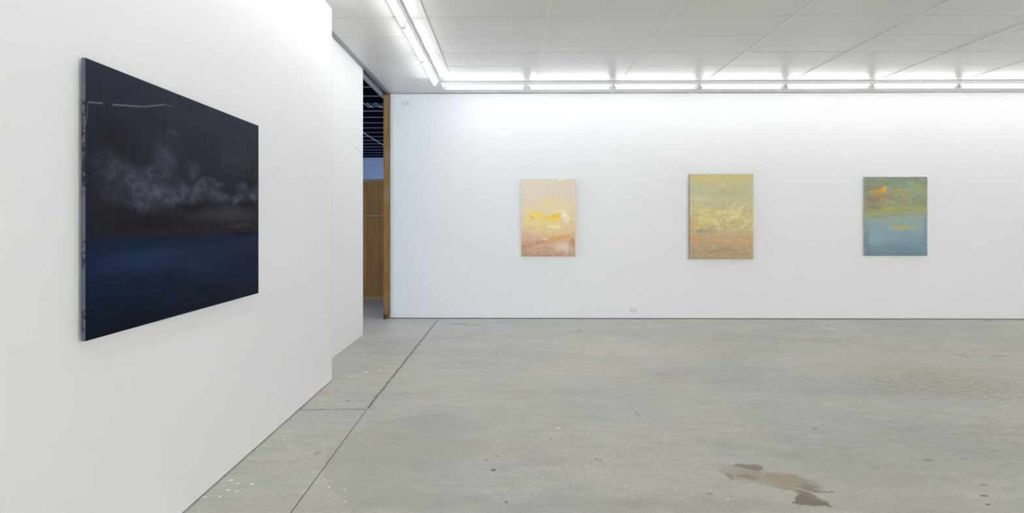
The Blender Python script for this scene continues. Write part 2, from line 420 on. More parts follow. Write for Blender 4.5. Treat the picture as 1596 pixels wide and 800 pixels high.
# ------------------------------------------------------------------ walls
wb = struct('wall_back', lambda bm: bx(bm, BX, XR, WY, WY + .10, .012, CZ - .006), M_wall, 'white gallery wall carrying three paintings')
mesh('shadow_gap', lambda bm: bx(bm, BX + .005, XR, WY + .012, WY + .09, 0, CZ), M_gap, wb)
def near_wall(bm, ins=0, z0=.007, z1=CZ - .001):
    pts = [(xw(YR) - ins, YR), (xw(NE) - ins, NE - ins), (xw(NE) - .19, NE - ins), (xw(NE) - .19, YR)]
    prism(bm, pts, 'z', z0, z1)
wl = struct('wall_left', near_wall, M_wall, 'white wall carrying the large dark painting')
mesh('shadow_gap', lambda bm: near_wall(bm, .01, 0, .02), M_gap, wl)
mesh('corner_bead', lambda bm: bx(bm, xw(NE) - .004, xw(NE) + .0008, NE - .006, NE + .001, .007, CZ - .002), M_cream, wl)
def holed(bm, ax, w0, w1, a0, a1, h0, h1, z0, z1, top):
    def b(p0, p1, q0, q1):
        if ax == 'x': bx(bm, w0, w1, p0, p1, q0, q1)
        else: bx(bm, p0, p1, w0, w1, q0, q1)
    b(a0, h0, 0, top); b(h1, a1, 0, top); b(h0, h1, 0, z0); b(h0, h1, z1, top)
struct('wall_right', lambda bm: holed(bm, 'x', XR, XR + .1, YR, WY + .1, -4.5, 4, .6, 3.1, CZ + .1), M_wall)
struct('wall_rear', lambda bm: holed(bm, 'y', YR - .1, YR, xw(YR) - .2, XR, -.8, 11, .6, 3.1, CZ + .1), M_wall)

# sliding door behind the end of the near wall
dr = struct('door_1', lambda bm: bx(bm, DX - .042, DX, 4.9, DE, .016, CZ + .05, .001), M_wall, 'tall white sliding door panel left half open')
mesh('edge_strip', lambda bm: bx(bm, DX - .041, DX + .0008, DE - .004, DE + .0015, .017, CZ + .04), M_cream, dr)
def scratch(bm):
    p = [(552, 229.5), (557, 232.5), (563, 236)]
    q = []
    for u, v in p:
        r = ray(u, v); t = DX / r.x; q.append((DX + .0004, r.y * t, HC + r.z * t))
    tube(bm, q, .0022, 6)
mesh('scuff_line', scratch, M_grey, dr)
struct('trim_1', lambda bm: bx(bm, DX - .045, BX - .006, WY - .02, WY + .16, 0, CZ - .012, .003), M_post, 'bare timber door post at the end of the back wall')
def rub(bm):
    bx(bm, BX - .0065, BX, WY - .012, WY + .1, 0, CZ - .004)
struct('trim_2', rub, M_gap)
# grey strip along the edge of the ceiling, header and track above the opening
struct('trim_3', lambda bm: bx(bm, -1.934, CX0 - .001, 5.0, WY + .15, CZ - .004, CZ + .11), M_grey, 'grey strip along the ceiling edge above the sliding door')
struct('trim_4', lambda bm: (bx(bm, -2.03, -1.995, 5.0, WY + .15, CZ - .045, CZ + .06),
                             bx(bm, -2.03, -1.988, 5.0, WY + .15, CZ + .045, CZ + .05)), M_grey, 'grey steel sliding door track')
struct('trim_5', lambda bm: bx(bm, -2.03, -1.87, 4.8, WY + .15, CZ + .12, CZ + .16), M_gap)
post_foot = on_y(600.5, 495, WY - .02)
g = empty('floor_guide', (post_foot[0] + .005, WY - .047, 0), 'small black door guide at the foot of the timber post', 'door guide')
mesh('guide_plate', lambda bm: bx(bm, -.028, .024, -.022, .022, 0, .006, .001), M_black, g)
mesh('guide_block', lambda bm: bx(bm, -.022, .018, -.014, .02, .006, .062, .004), M_black, g)
mesh('guide_bolt', lambda bm: tube(bm, [(.004, -.020, .026), (.004, -.014, .026)], .008, 10), M_metal, g)

# ------------------------------------------------------------------ fluorescent battens
def fixture(label):
    """along +x, origin on the ceiling above the batten's centre; pitch 1.229 m"""
    L = 1.227
    r = empty('fluorescent_light', (0, 0, 0), label, 'ceiling light')
    def bat(bm):
        prism(bm, [(-.055, 0), (-.055, -.004), (-.040, -.046), (.040, -.046), (.055, -.004), (.055, 0)], 'x', -L / 2, L / 2)
    mesh('batten', bat, M_enamel, r)
    for s in (-1, 1):
        def hold(bm, s=s):
            x = s * (L / 2 - .022)
            prism(bm, [(-.017, -.046), (-.021, -.078), (-.017, -.096), (.017, -.096), (.021, -.078), (.017, -.046)], 'x', x - .009, x + .009)
            bx(bm, min(x, x + s * .018), max(x, x + s * .018), -.012, .012, -.058, -.046, .002)
        mesh('lamp_holder', hold, M_plastic, r)
    tb = mesh('tube', lambda bm: tube(bm, [(-L / 2 + .052, 0, -.077), (L / 2 - .052, 0, -.077)], .0175, 20), M_tube, r)
    for s in (-1, 1):
        x = s * (L / 2 - .052)
        mesh('end_cap', lambda bm: tube(bm, [(x, 0, -.077), (x + s * .020, 0, -.077)], .0172, 16), M_metal, tb)
    return r
PITCH = 1.229
fx0 = fixture('x')
first = True
def put(x, y, rz, label, group):
    global first
    o = fx0 if first else copy_tree(fx0)
    first = False
    o.location = (x, y, CZ - .0015); o.rotation_euler = (0, 0, rz); o['label'] = label; o['group'] = group
    if 'left row' in group:
        for ch in o.children:
            if ch.name.startswith('tube'):
                ch.material_slots[0].link = 'OBJECT'; ch.material_slots[0].material = M_tube_left
far = ['fluorescent batten nearest the corner of the two rows, left of the pink and yellow painting',
       'fluorescent batten along the back wall, above the pink and yellow painting',
       'fluorescent batten along the back wall, above the gap left of the beige painting',
       'fluorescent batten along the back wall, above the beige and ochre painting',
       'fluorescent batten along the back wall, above the gap left of the blue painting',
       'fluorescent batten along the back wall, above the blue and orange painting',
       'fluorescent batten along the back wall, cut by the right edge of the photo']
words = ['eighth', 'ninth', 'tenth', 'eleventh', 'twelfth']
for i in range(10):
    lab = far[i] if i < 7 else words[i - 7] + ' fluorescent batten of the row along the back wall'
    put(-.996 - .002 + PITCH * (i + .5), 8.44, 0, lab, 'fluorescent battens along the back wall')
left = ['fluorescent batten of the left row, the far end one pointing at the back wall corner',
        'fluorescent batten of the left row, second from the back wall',
        'fluorescent batten of the left row, third from the back wall, cut by the photo']
ordn = ['fourth', 'fifth', 'sixth', 'seventh', 'eighth', 'ninth', 'tenth']
for i in range(10):
    lab = left[i] if i < 3 else ordn[i - 3] + ' fluorescent batten of the left row, counted from the back wall'
    put(-1.063, 8.262 - PITCH * (i + .5), math.pi / 2, lab, 'fluorescent battens of the left row')
allord = ['first', 'second', 'third'] + ordn
for i in range(8):
    put(11.2, 7.0 - PITCH * (i + .5), math.pi / 2, allord[i] + ' fluorescent batten of the row by the right wall', 'fluorescent battens by the right wall')

# ------------------------------------------------------------------ sockets on the back wall
def outlet(name, u, v, w, h, label, cat, rows):
    x, z = on_y(u, v, WY)
    r = empty(name, (x, WY, z), label, cat)
    mesh('cover_plate', lambda bm: bx(bm, -w / 2, w / 2, -.010, 0, -h / 2, h / 2, .003), M_plastic, r)
    for sx in (-1, 1):
        if rows == 2:
            mesh('socket_holes', lambda bm: (
                [bx(bm, sx * w * .25 + dx - .003, sx * w * .25 + dx + .003, -.0112, -.0095, -.004, .008) for dx in (-.009, .009)],
                bx(bm, sx * w * .25 - .003, sx * w * .25 + .003, -.0112, -.0095, -.022, -.012)), M_slot, r)
            mesh('switch', lambda bm: bx(bm, sx * w * .42 - sx * .012 - .004, sx * w * .42 - sx * .012 + .004, -.014, -.0095, .018, .030, .001), M_plastic, r)
        else:
            mesh('blank_button', lambda bm: bx(bm, sx * w * .22 - .014, sx * w * .22 + .014, -.0125, -.0095, -.012, .02, .002), M_slot if 0 else M_plastic, r)
    return r
outlet('power_outlet', 986.5, 483.5, .115, .078, 'white double power outlet low on the back wall near the floor', 'power outlet', 2)
outlet('power_outlet', 631.8, 161, .118, .078, 'white double power outlet high on the back wall by the timber post', 'power outlet', 2)

# ------------------------------------------------------------------ paintings
def paint_mat(name, W, H, base_fn, rough=.45, spec=.4, bump=.25):
    k = NT(name, rough, spec)
    s_ = k.sep(k.obj)
    cb = k.n.new('ShaderNodeCombineXYZ')
    k.set(cb.inputs[0], k.math('ADD', k.math('DIVIDE', s_[0], W), .5)); k.set(cb.inputs[1], k.math('DIVIDE', s_[2], H))
    UV = cb.outputs[0]
    c = base_fn(k, UV)
    k.base(c)
    if bump: k.bump(k.noise(k.mapping(UV, scale=(14, 34, 1)), 6, 5, .7), bump, .002)
    return k.m
def blobs(k, c, vec, lst, inner=0.):
    for cx, cy, rx, ry, rot, col, a in lst:
        c = k.mix(k.math('MULTIPLY', k.ell(vec, (cx, cy), (rx, ry), rot, inner, 1.0), a), c, lin(col))
    return c
def strokes(k, c, UV, col, a, sc_=(3, 12, 1), scale=3, lo=.5, hi=.75, mask=None):
    e = k.math('MULTIPLY', k.ramp(k.noise(k.mapping(k.warp(UV, 3, .12), scale=sc_), scale, 5, .65), lo, hi), a)
    if mask is not None: e = k.math('MULTIPLY', e, mask)
    return k.mix(e, c, lin(col))
def mottle(k, c, UV, light, dark_, a, sc_=(2.2, 5, 1), off=0.):
    """fine broken brushwork over a ground, two scales"""
    v = k.vmath('ADD', UV, (off, off * .7, 0))
    w_ = k.warp(v, 5, .12, 4)
    n = k.noise(k.mapping(w_, scale=sc_), 4.5, 6, .68)
    c = k.mix(k.math('MULTIPLY', k.ramp(n, .50, .72), a), c, lin(light))
    c = k.mix(k.math('MULTIPLY', k.ramp(n, .48, .28), a), c, lin(dark_))
    m = k.noise(k.mapping(w_, scale=sc_), 17, 4, .7)
    c = k.mix(k.math('MULTIPLY', k.ramp(m, .52, .78), a * .6), c, lin(light))
    return k.mix(k.math('MULTIPLY', k.ramp(m, .46, .24), a * .6), c, lin(dark_))
def vgrad(k, UV, st):
    return k.stops(k.sep(UV)[1], [(p, lin(c)) for p, c in st])

def pink(k, UV):
    W = k.warpxy(UV, 4, .32, .11, 6); W_ = k.warp(k.warpxy(W, 12, .14, .05, 5), 40, .025, 3)
    c = vgrad(k, W, [(0, (188, 144, 118)), (.1, (205, 168, 140)), (.2, (212, 176, 146)), (.3, (226, 198, 150)), (.5, (232, 208, 152)), (.62, (230, 210, 168)), (.8, (226, 210, 188)), (1, (222, 206, 184))])
    c = blobs(k, c, W, [(.3, .9, .5, .2, 0, (226, 212, 196), .6), (.9, .93, .2, .2, 0, (222, 200, 180), .6), (.55, .72, .36, .05, 0, (236, 208, 120), .75),
                        (.15, .68, .25, .1, 0, (226, 208, 190), .6), (.3, .45, .5, .1, 0, (236, 210, 130), .6),
                        (.1, .28, .22, .14, 0, (214, 168, 150), .75), (.05, .12, .2, .1, 20, (186, 132, 112), .7), (.3, .17, .3, .045, 8, (196, 134, 96), .75),
                        (.7, .23, .4, .04, 8, (214, 150, 90), .8), (.96, .17, .12, .1, 0, (188, 116, 84), .8), (.75, .13, .28, .09, 0, (226, 204, 184), .85),
                        (.85, .1, .12, .1, 60, (232, 216, 198), .5), (.45, .1, .3, .03, 0, (190, 140, 108), .5), (.2, .33, .2, .06, 0, (232, 212, 176), .6),
                        (.5, .33, .25, .1, 0, (228, 198, 130), .6), (.93, .45, .1, .2, 0, (226, 196, 150), .6)])
    c = blobs(k, c, W_, [(.26, .55, .2, .06, -12, (244, 212, 80), .9), (.5, .51, .26, .035, -5, (246, 208, 50), .95), (.62, .5, .13, .06, 20, (246, 206, 40), .95),
                         (.2, .51, .12, .02, -8, (214, 170, 70), .6), (.8, .53, .08, .1, 50, (240, 232, 214), .95), (.88, .5, .07, .09, 60, (238, 226, 204), .9), (.84, .45, .06, .05, 0, (238, 228, 208), .8),
                         (.6, .38, .13, .03, 0, (240, 230, 208), .9), (.68, .57, .14, .02, 10, (238, 226, 198), .7), (.55, .76, .04, .012, 0, (210, 206, 190), .8),
                         (.8, .24, .18, .016, 3, (232, 158, 40), .9), (.55, .245, .15, .012, 0, (226, 160, 60), .7), (.97, .28, .05, .04, 0, (232, 180, 80), .7), (.42, .22, .08, .014, 0, (238, 226, 206), .6)], .2)
    c = strokes(k, c, UV, (238, 222, 200), .45, mask=k.ramp(k.sep(UV)[1], .2, .02)); c = strokes(k, c, k.vmath('ADD', UV, (3, 5, 0)), (180, 120, 96), .4, mask=k.ramp(k.sep(UV)[1], .28, .05))
    c = strokes(k, c, UV, (244, 228, 190), .18, (5, 9, 1), 3)
    mid = k.math('MULTIPLY', k.ramp(k.sep(W)[1], .18, .34), k.ramp(k.sep(W)[1], .74, .60))
    for o_, col, lo in ((0, (240, 222, 140), .52), (3, (240, 230, 212), .56), (6, (224, 188, 150), .60)):
        c = k.mix(k.math('MULTIPLY', k.math('MULTIPLY', k.ramp(k.noise(k.mapping(k.vmath('ADD', W_, (o_, o_, 0)), rot=(0, 0, .1), scale=(2.2, 4, 1)), 2.6, 6, .65), lo, lo + .14), mid), .55), c, lin(col))
    c = mottle(k, c, UV, (240, 228, 206), (214, 182, 154), .24, off=1.3)
    c = k.mix(1., c, (1.07, 1.09, 1.11, 1), 'MULTIPLY')
    c = blobs(k, c, k.warp(UV, 12, .01), [(.72, .985, .07, .008, 0, (250, 248, 240), .95), (.58, .98, .04, .005, 0, (246, 242, 232), .8)], .5)
    return c
def beige(k, UV):
    W = k.warpxy(UV, 3.5, .32, .10, 6); W_ = k.warp(k.warp(W, 13, .07, 5), 40, .02, 3)
    c = vgrad(k, W, [(0, (176, 154, 112)), (.1, (180, 154, 116)), (.2, (190, 160, 116)), (.35, (196, 174, 124)), (.5, (202, 186, 128)), (.62, (196, 184, 134)), (.8, (188, 182, 138)), (1, (196, 182, 126))])
    c = blobs(k, c, W, [(.3, .95, .4, .06, 0, (206, 184, 112), .8), (.75, .97, .3, .04, 0, (202, 176, 110), .6), (.5, .86, .3, .03, 0, (206, 186, 118), .7), (.6, .78, .4, .06, 0, (178, 172, 138), .7),
                        (.15, .72, .3, .08, 0, (202, 194, 152), .8), (.8, .86, .3, .05, 0, (186, 178, 138), .6), (.5, .65, .5, .05, 0, (182, 176, 140), .5), (.3, .56, .4, .04, -5, (208, 184, 112), .6),
                        (.03, .42, .1, .14, 0, (196, 146, 80), .7), (.04, .24, .12, .1, 0, (212, 150, 92), .85), (.05, .35, .08, .05, 0, (186, 138, 74), .6), (.2, .32, .22, .04, 0, (146, 138, 118), .55),
                        (.3, .27, .2, .04, 0, (194, 152, 122), .7), (.55, .22, .4, .04, 0, (206, 166, 122), .6), (.85, .22, .14, .04, 0, (212, 166, 90), .8), (.45, .1, .45, .035, 3, (160, 136, 110), .75),
                        (.8, .08, .25, .05, 0, (164, 142, 104), .6), (.2, .05, .25, .04, 0, (184, 152, 118), .6), (.7, .3, .22, .07, 0, (184, 168, 132), .7), (.45, .38, .25, .04, 10, (198, 170, 120), .5)])
    c = blobs(k, c, W_, [(.8, .59, .1, .03, 10, (218, 212, 186), .85), (.7, .65, .07, .02, 20, (216, 210, 176), .7), (.68, .48, .09, .04, 30, (222, 212, 164), .85), (.35, .54, .06, .015, 0, (172, 164, 126), .7),
                         (.5, .46, .2, .03, 20, (218, 208, 140), .7), (.2, .48, .16, .03, 0, (212, 194, 124), .7), (.82, .38, .12, .05, 30, (214, 204, 164), .8), (.7, .33, .06, .03, 0, (176, 168, 150), .6),
                         (.18, .33, .1, .025, 10, (132, 130, 116), .6), (.3, .35, .1, .03, 30, (150, 134, 118), .5), (.6, .54, .25, .015, 15, (170, 160, 118), .5), (.62, .43, .1, .015, 30, (190, 156, 98), .6),
                         (.9, .2, .07, .01, 0, (230, 200, 130), .8), (.5, .3, .15, .02, 20, (200, 178, 134), .6)], .1)
    c = strokes(k, c, UV, (220, 208, 160), .35, (3, 9, 1), 3, mask=k.ramp(k.sep(UV)[1], .7, .4)); c = strokes(k, c, k.vmath('ADD', UV, (7, 2, 0)), (150, 134, 98), .35, (3, 11, 1), 3, mask=k.ramp(k.sep(UV)[1], .65, .1))
    c = strokes(k, c, UV, (170, 168, 132), .25, (2, 14, 1), 3)
    c = mottle(k, c, UV, (222, 208, 160), (160, 142, 108), .26, off=4.1)
    mid = k.math('MULTIPLY', k.ramp(k.sep(W)[1], .24, .40), k.ramp(k.sep(W)[1], .70, .58))
    for o_, col, lo in ((0, (222, 208, 128), .50), (3, (226, 218, 188), .56), (6, (188, 156, 104), .56), (9, (160, 152, 128), .60)):
        c = k.mix(k.math('MULTIPLY', k.math('MULTIPLY', k.ramp(k.noise(k.mapping(k.vmath('ADD', W_, (o_, o_, 0)), rot=(0, 0, -.25), scale=(2.2, 4.5, 1)), 2.6, 6, .65), lo, lo + .12), mid), .6), c, lin(col))
    return k.mix(1., c, (1.13, 1.17, 1.33, 1), 'MULTIPLY')
def blue(k, UV):
    W = k.warpxy(UV, 3.5, .30, .08, 6); W_ = k.warp(k.warpxy(W, 12, .14, .05, 5), 40, .025, 3)
    c = vgrad(k, W, [(0, (108, 134, 144)), (.1, (118, 146, 158)), (.25, (130, 160, 170)), (.36, (138, 166, 172)), (.46, (146, 166, 158)), (.56, (150, 158, 120)), (.7, (142, 150, 124)), (.85, (136, 158, 134)), (1, (118, 134, 118))])
    c = blobs(k, c, W, [(.2, .22, .35, .1, 0, (146, 170, 172), .7), (.15, .4, .25, .1, 0, (140, 162, 172), .8), (.75, .25, .35, .08, 0, (128, 154, 168), .6), (.6, .1, .5, .05, 0, (112, 138, 152), .7), (.03, .2, .06, .4, 0, (96, 124, 140), .5),
                        (.97, .3, .06, .5, 0, (110, 140, 156), .5), (.7, .92, .3, .08, 0, (134, 160, 136), .8), (.35, .97, .4, .05, 0, (128, 146, 128), .7), (.4, .91, .2, .03, 0, (140, 118, 104), .6),
                        (.88, .9, .15, .05, 0, (158, 166, 104), .7), (.2, .86, .3, .06, 0, (160, 128, 80), .8), (.05, .85, .12, .1, 0, (130, 106, 80), .7), (.08, .72, .2, .09, 0, (146, 108, 82), .85), (.3, .75, .25, .05, 5, (160, 122, 88), .8),
                        (.1, .62, .2, .06, 0, (140, 116, 100), .8), (.4, .7, .3, .05, 10, (152, 136, 122), .7), (.85, .83, .3, .05, 0, (164, 166, 96), .6), (.3, .57, .35, .035, 5, (172, 160, 84), .85), (.05, .55, .12, .05, 0, (156, 152, 80), .8),
                        (.7, .6, .3, .04, 5, (164, 162, 104), .7), (.85, .68, .18, .06, 10, (138, 134, 110), .7), (.8, .74, .2, .04, 0, (138, 152, 124), .7), (.5, .52, .35, .03, 0, (146, 146, 118), .5),
                        (.15, .5, .25, .03, 0, (146, 150, 106), .7), (.8, .5, .3, .06, 0, (146, 168, 160), .7), (.6, .36, .38, .05, 0, (176, 170, 94), .7), (.5, .42, .1, .05, 0, (172, 172, 112), .6)])
    c = blobs(k, c, W_, [(.28, .83, .14, .045, 0, (216, 160, 50), .95), (.32, .86, .1, .03, 20, (226, 172, 60), .9), (.2, .8, .12, .04, 0, (200, 140, 50), .8), (.55, .83, .22, .03, -5, (188, 156, 62), .85),
                         (.62, .8, .1, .015, 0, (140, 100, 80), .6), (.5, .78, .12, .015, 15, (170, 120, 70), .6), (.25, .72, .12, .015, 15, (188, 140, 96), .6), (.6, .355, .26, .018, 0, (200, 178, 58), .95), (.85, .36, .1, .012, 3, (192, 176, 72), .85),
                         (.25, .65, .12, .02, 20, (150, 120, 112), .6), (.8, .88, .06, .02, 0, (172, 168, 80), .7), (.55, .74, .05, .012, 0, (140, 104, 92), .6), (.4, .61, .2, .015, 10, (190, 168, 80), .6)], .1)
    c = strokes(k, c, UV, (190, 168, 96), .35, (2.5, 9, 1), 3, mask=k.ramp(k.sep(UV)[1], .42, .6)); c = strokes(k, c, k.vmath('ADD', UV, (4, 9, 0)), (120, 104, 92), .35, (2.5, 9, 1), 3, mask=k.ramp(k.sep(UV)[1], .5, .7))
    c = strokes(k, c, UV, (160, 182, 186), .22, (1.5, 12, 1), 3, mask=k.ramp(k.sep(UV)[1], .5, .3))
    up = k.ramp(k.sep(W)[1], .48, .60)
    for o_, col, lo in ((0, (184, 176, 96), .50), (3, (150, 174, 150), .52), (6, (168, 128, 104), .58)):
        c = k.mix(k.math('MULTIPLY', k.math('MULTIPLY', k.ramp(k.noise(k.mapping(k.vmath('ADD', W_, (o_, o_, 0)), rot=(0, 0, -.15), scale=(1.6, 4.5, 1)), 2.4, 6, .65), lo, lo + .14), up), .5), c, lin(col))
    c = mottle(k, c, UV, (176, 184, 160), (112, 116, 110), .2, (1.6, 6, 1), off=2.2)
    return k.mix(1., c, (1.14, 1.12, 1.13, 1), 'MULTIPLY')
def dark(k, UV):
    W = k.warp(UV, 4, .10, 5); WC = k.warp(k.warp(UV, 6, .14, 5), 22, .03, 4)
    y = k.sep(UV)[1]
    c = vgrad(k, UV, [(0, (15, 22, 36)), (.1, (17, 26, 43)), (.2, (20, 32, 54)), (.3, (24, 38, 64)), (.355, (22, 31, 52)), (.365, (26, 27, 34)), (.37, (32, 33, 40)), (.45, (36, 37, 44)), (.7, (37, 40, 50)), (1, (46, 50, 62))])
    sky = k.ramp(y, .365, .40)
    sea = k.ramp(y, .366, .360)
    # vertical rain-like washes in the sky, horizontal ones in the sea
    vs = k.noise(k.mapping(k.warp(UV, 2, .04), scale=(26, 2.2, 1)), 2, 5, .65)
    c = k.mix(k.math('MULTIPLY', k.math('MULTIPLY', k.ramp(vs, .5, .8), .35), sky), c, lin((60, 64, 78)))
    c = k.mix(k.math('MULTIPLY', k.math('MULTIPLY', k.ramp(vs, .5, .25), .4), sky), c, lin((24, 25, 31)))
    hs = k.noise(k.mapping(k.warp(UV, 3, .05), scale=(1.6, 16, 1)), 2.5, 5, .65)
    c = k.mix(k.math('MULTIPLY', k.math('MULTIPLY', k.ramp(hs, .45, .8), .6), sea), c, lin((32, 50, 82)))
    c = k.mix(k.math('MULTIPLY', k.math('MULTIPLY', k.ramp(hs, .5, .2), .6), sea), c, lin((14, 19, 32)))
    c = blobs(k, c, W, [(.25, .26, .35, .08, 0, (34, 54, 86), .7), (.5, .22, .35, .10, 0, (28, 44, 72), .6), (.2, .03, .3, .05, 0, (13, 20, 36), .6), (.92, .2, .15, .2, 0, (16, 28, 54), .6),
                        (.75, .46, .35, .06, 0, (58, 60, 68), .8), (.85, .4, .2, .02, 0, (60, 62, 70), .5), (.3, .42, .35, .05, 0, (27, 26, 29), .8), (.15, .48, .12, .05, 0, (26, 25, 28), .7), (.5, .5, .2, .03, 0, (25, 24, 27), .8),
                        (.9, .53, .2, .03, 0, (24, 23, 25), .85), (.92, .64, .12, .04, 0, (26, 26, 30), .7), (.8, .78, .25, .1, 10, (56, 58, 68), .6), (.55, .9, .4, .06, 0, (52, 56, 68), .5), (.2, .9, .25, .1, 0, (40, 45, 58), .5),
                        (.75, .7, .2, .05, 5, (46, 48, 58), .5), (.1, .75, .15, .1, 0, (34, 34, 40), .6), (.35, .75, .2, .12, 0, (52, 56, 68), .4)])
    cn = k.ramp(k.noise(k.warp(UV, 8, .08, 4), 11, 7, .75), .38, .70)
    for cx, cy, rx, ry, a in ((.18, .56, .16, .10, .8), (.30, .53, .14, .08, 1.), (.42, .57, .14, .07, .9), (.55, .58, .14, .06, .85), (.28, .62, .24, .07, .6), (.68, .545, .12, .04, .8),
                              (.80, .545, .10, .035, .95), (.93, .57, .07, .05, .9), (.97, .6, .05, .06, .7), (.34, .71, .08, .09, .5), (.5, .68, .1, .05, .5), (.1, .62, .1, .1, .5), (.38, .82, .06, .05, .5), (.62, .62, .1, .03, .7), (.84, .6, .06, .05, .6)):
        e = k.math('MULTIPLY', k.ell(WC, (cx, cy), (rx, ry), 0, 0, 1.05), a)
        c = k.mix(k.math('MULTIPLY', e, k.math('ADD', k.math('MULTIPLY', cn, .70), .16)), c, lin((94, 101, 122)))
    # horizon
    hz = k.ramp(k.math('ABSOLUTE', k.math('SUBTRACT', k.sep(k.warp(UV, 30, .006))[1], .366)), .008, .001)
    c = k.mix(k.math('MULTIPLY', hz, .5), c, lin((42, 43, 52)))
    c = blobs(k, c, UV, [(.88, .362, .2, .009, 0, (10, 15, 28), .9)], .3)
    # thin pale streak across the top
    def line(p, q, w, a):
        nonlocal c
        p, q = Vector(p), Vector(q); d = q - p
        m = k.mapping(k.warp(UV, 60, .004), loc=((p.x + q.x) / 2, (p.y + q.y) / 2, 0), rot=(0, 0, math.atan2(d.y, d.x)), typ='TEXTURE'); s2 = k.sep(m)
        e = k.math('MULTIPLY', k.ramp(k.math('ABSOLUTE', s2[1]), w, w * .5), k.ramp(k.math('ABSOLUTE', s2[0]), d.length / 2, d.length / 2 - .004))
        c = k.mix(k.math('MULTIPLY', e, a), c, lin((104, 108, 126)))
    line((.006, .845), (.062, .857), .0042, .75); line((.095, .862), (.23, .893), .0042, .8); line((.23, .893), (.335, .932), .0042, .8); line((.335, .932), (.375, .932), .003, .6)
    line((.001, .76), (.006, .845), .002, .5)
    return c

def edge_mat(name, base, pale, dark_, H, marks=False):
    k = NT(name, .6, .3)
    c = k.mix(k.noise(k.mapping(k.obj, scale=(1, 1, .6)), 14, 5, .7), lin(base), lin(pale))
    c = k.mix(k.math('MULTIPLY', k.ramp(k.noise(k.obj, 30, 4, .7), .6, .7), .7), c, lin(dark_))
    if marks:
        z = k.sep(k.obj)[2]
        t = k.ramp(k.noise(k.mapping(k.obj, scale=(40, 40, 22)), 1.5, 4, .8), .48, .53)
        for z0, z1 in ((.56, .93), (.28, .395), (.04, .12)):
            m = k.math('MULTIPLY', k.ramp(z, z0 - .01, z0 + .01), k.ramp(z, z1 + .01, z1 - .01))
            c = k.mix(k.math('MULTIPLY', k.math('MULTIPLY', t, m), .9), c, lin((16, 20, 30)))
    k.base(c); return k.m

def painting(loc, rz, W, H, T, off, fn, mats, label):
    """local frame: x along the wall, z up, front faces -y; origin at the bottom centre on the wall"""
    r = empty('painting', loc, label, 'painting', rz)
    fm = paint_mat(mats, W, H, fn, *( (.5, .03, .12) if fn is dark else (.6, .15, .3)))
    em = EDGE[fn]
    ty = -off - T
    def face(bm):
        e = .002
        vs = [bm.verts.new(p) for p in ((-W / 2, ty + e, 0), (W / 2, ty + e, 0), (W / 2, ty + e, H), (-W / 2, ty + e, H))]
        f = bm.faces.new(vs)
        q = [bm.verts.new(p) for p in ((-W / 2 + e, ty, e), (W / 2 - e, ty, e), (W / 2 - e, ty, H - e), (-W / 2 + e, ty, H - e))]
        bm.faces.remove(f)
        bm.faces.new(q)
        for i in range(4): bm.faces.new((vs[i], vs[(i + 1) % 4], q[(i + 1) % 4], q[i]))
    cv = mesh('painted_front', face, fm, r)
    def sides(bm):
        a = [bm.verts.new(p) for p in ((-W / 2, ty + .002, 0), (W / 2, ty + .002, 0), (W / 2, ty + .002, H), (-W / 2, ty + .002, H))]
        b = [bm.verts.new((v.co.x, -off, v.co.z)) for v in a]
        for i in range(4): bm.faces.new((a[i], b[i], b[(i + 1) % 4], a[(i + 1) % 4]))
        bm.faces.new(b)
    mesh('canvas_edge', sides, em, r)
    mesh('hanging_cleat', lambda bm: bx(bm, -W * .3, W * .3, -off + .0004, 0, H * .8, H * .8 + .05), M_canvas_back, r)
    return r
EDGE = {pink: edge_mat('pale_pink_canvas_edge', (214, 196, 178), (226, 212, 198), (190, 160, 140), 1.2),
        beige: edge_mat('ochre_canvas_edge', (120, 108, 82), (140, 124, 94), (96, 82, 62), 1.3),
        blue: edge_mat('green_grey_canvas_edge', (150, 154, 146), (190, 192, 186), (96, 100, 92), 1.2),
        dark: edge_mat('blue_grey_panel_edge', (74, 82, 98), (104, 112, 128), (44, 48, 60), 1.1, True)}
TB = .036; OFF = .006
def back_painting(u0, u1, v0, v1, fn, name, label):
    Y = WY - TB - OFF
    x0, z1 = on_y(u0, v0, Y); x1, z0 = on_y(u1, v1, Y)
    return painting(((x0 + x1) / 2, WY, z0), 0, x1 - x0, z1 - z0, TB, OFF, fn, name, label)
back_painting(812.5, 896.3, 279, 399.6, pink, 'pink_yellow_paint', 'small abstract painting of pale pink with a yellow and white cloudy centre')
back_painting(1075, 1174, 271.2, 404, beige, 'beige_ochre_paint', 'abstract painting in beige and ochre haze with an orange left edge')
back_painting(1348.5, 1445.5, 276, 399, blue, 'blue_orange_paint', 'abstract painting with orange and green upper half over pale blue')
# the large dark seascape on the near wall
ya, yb, z0, z1 = 2.249, 3.825, 1.026, 2.122
ang = math.atan2(yb - ya, xw(yb) - xw(ya))
painting((xw((ya + yb) / 2), (ya + yb) / 2, z0), ang, yb - ya, z1 - z0, .017, .013, dark, 'dark_sea_paint', 'large dark blue seascape painting with grey clouds on the left wall')

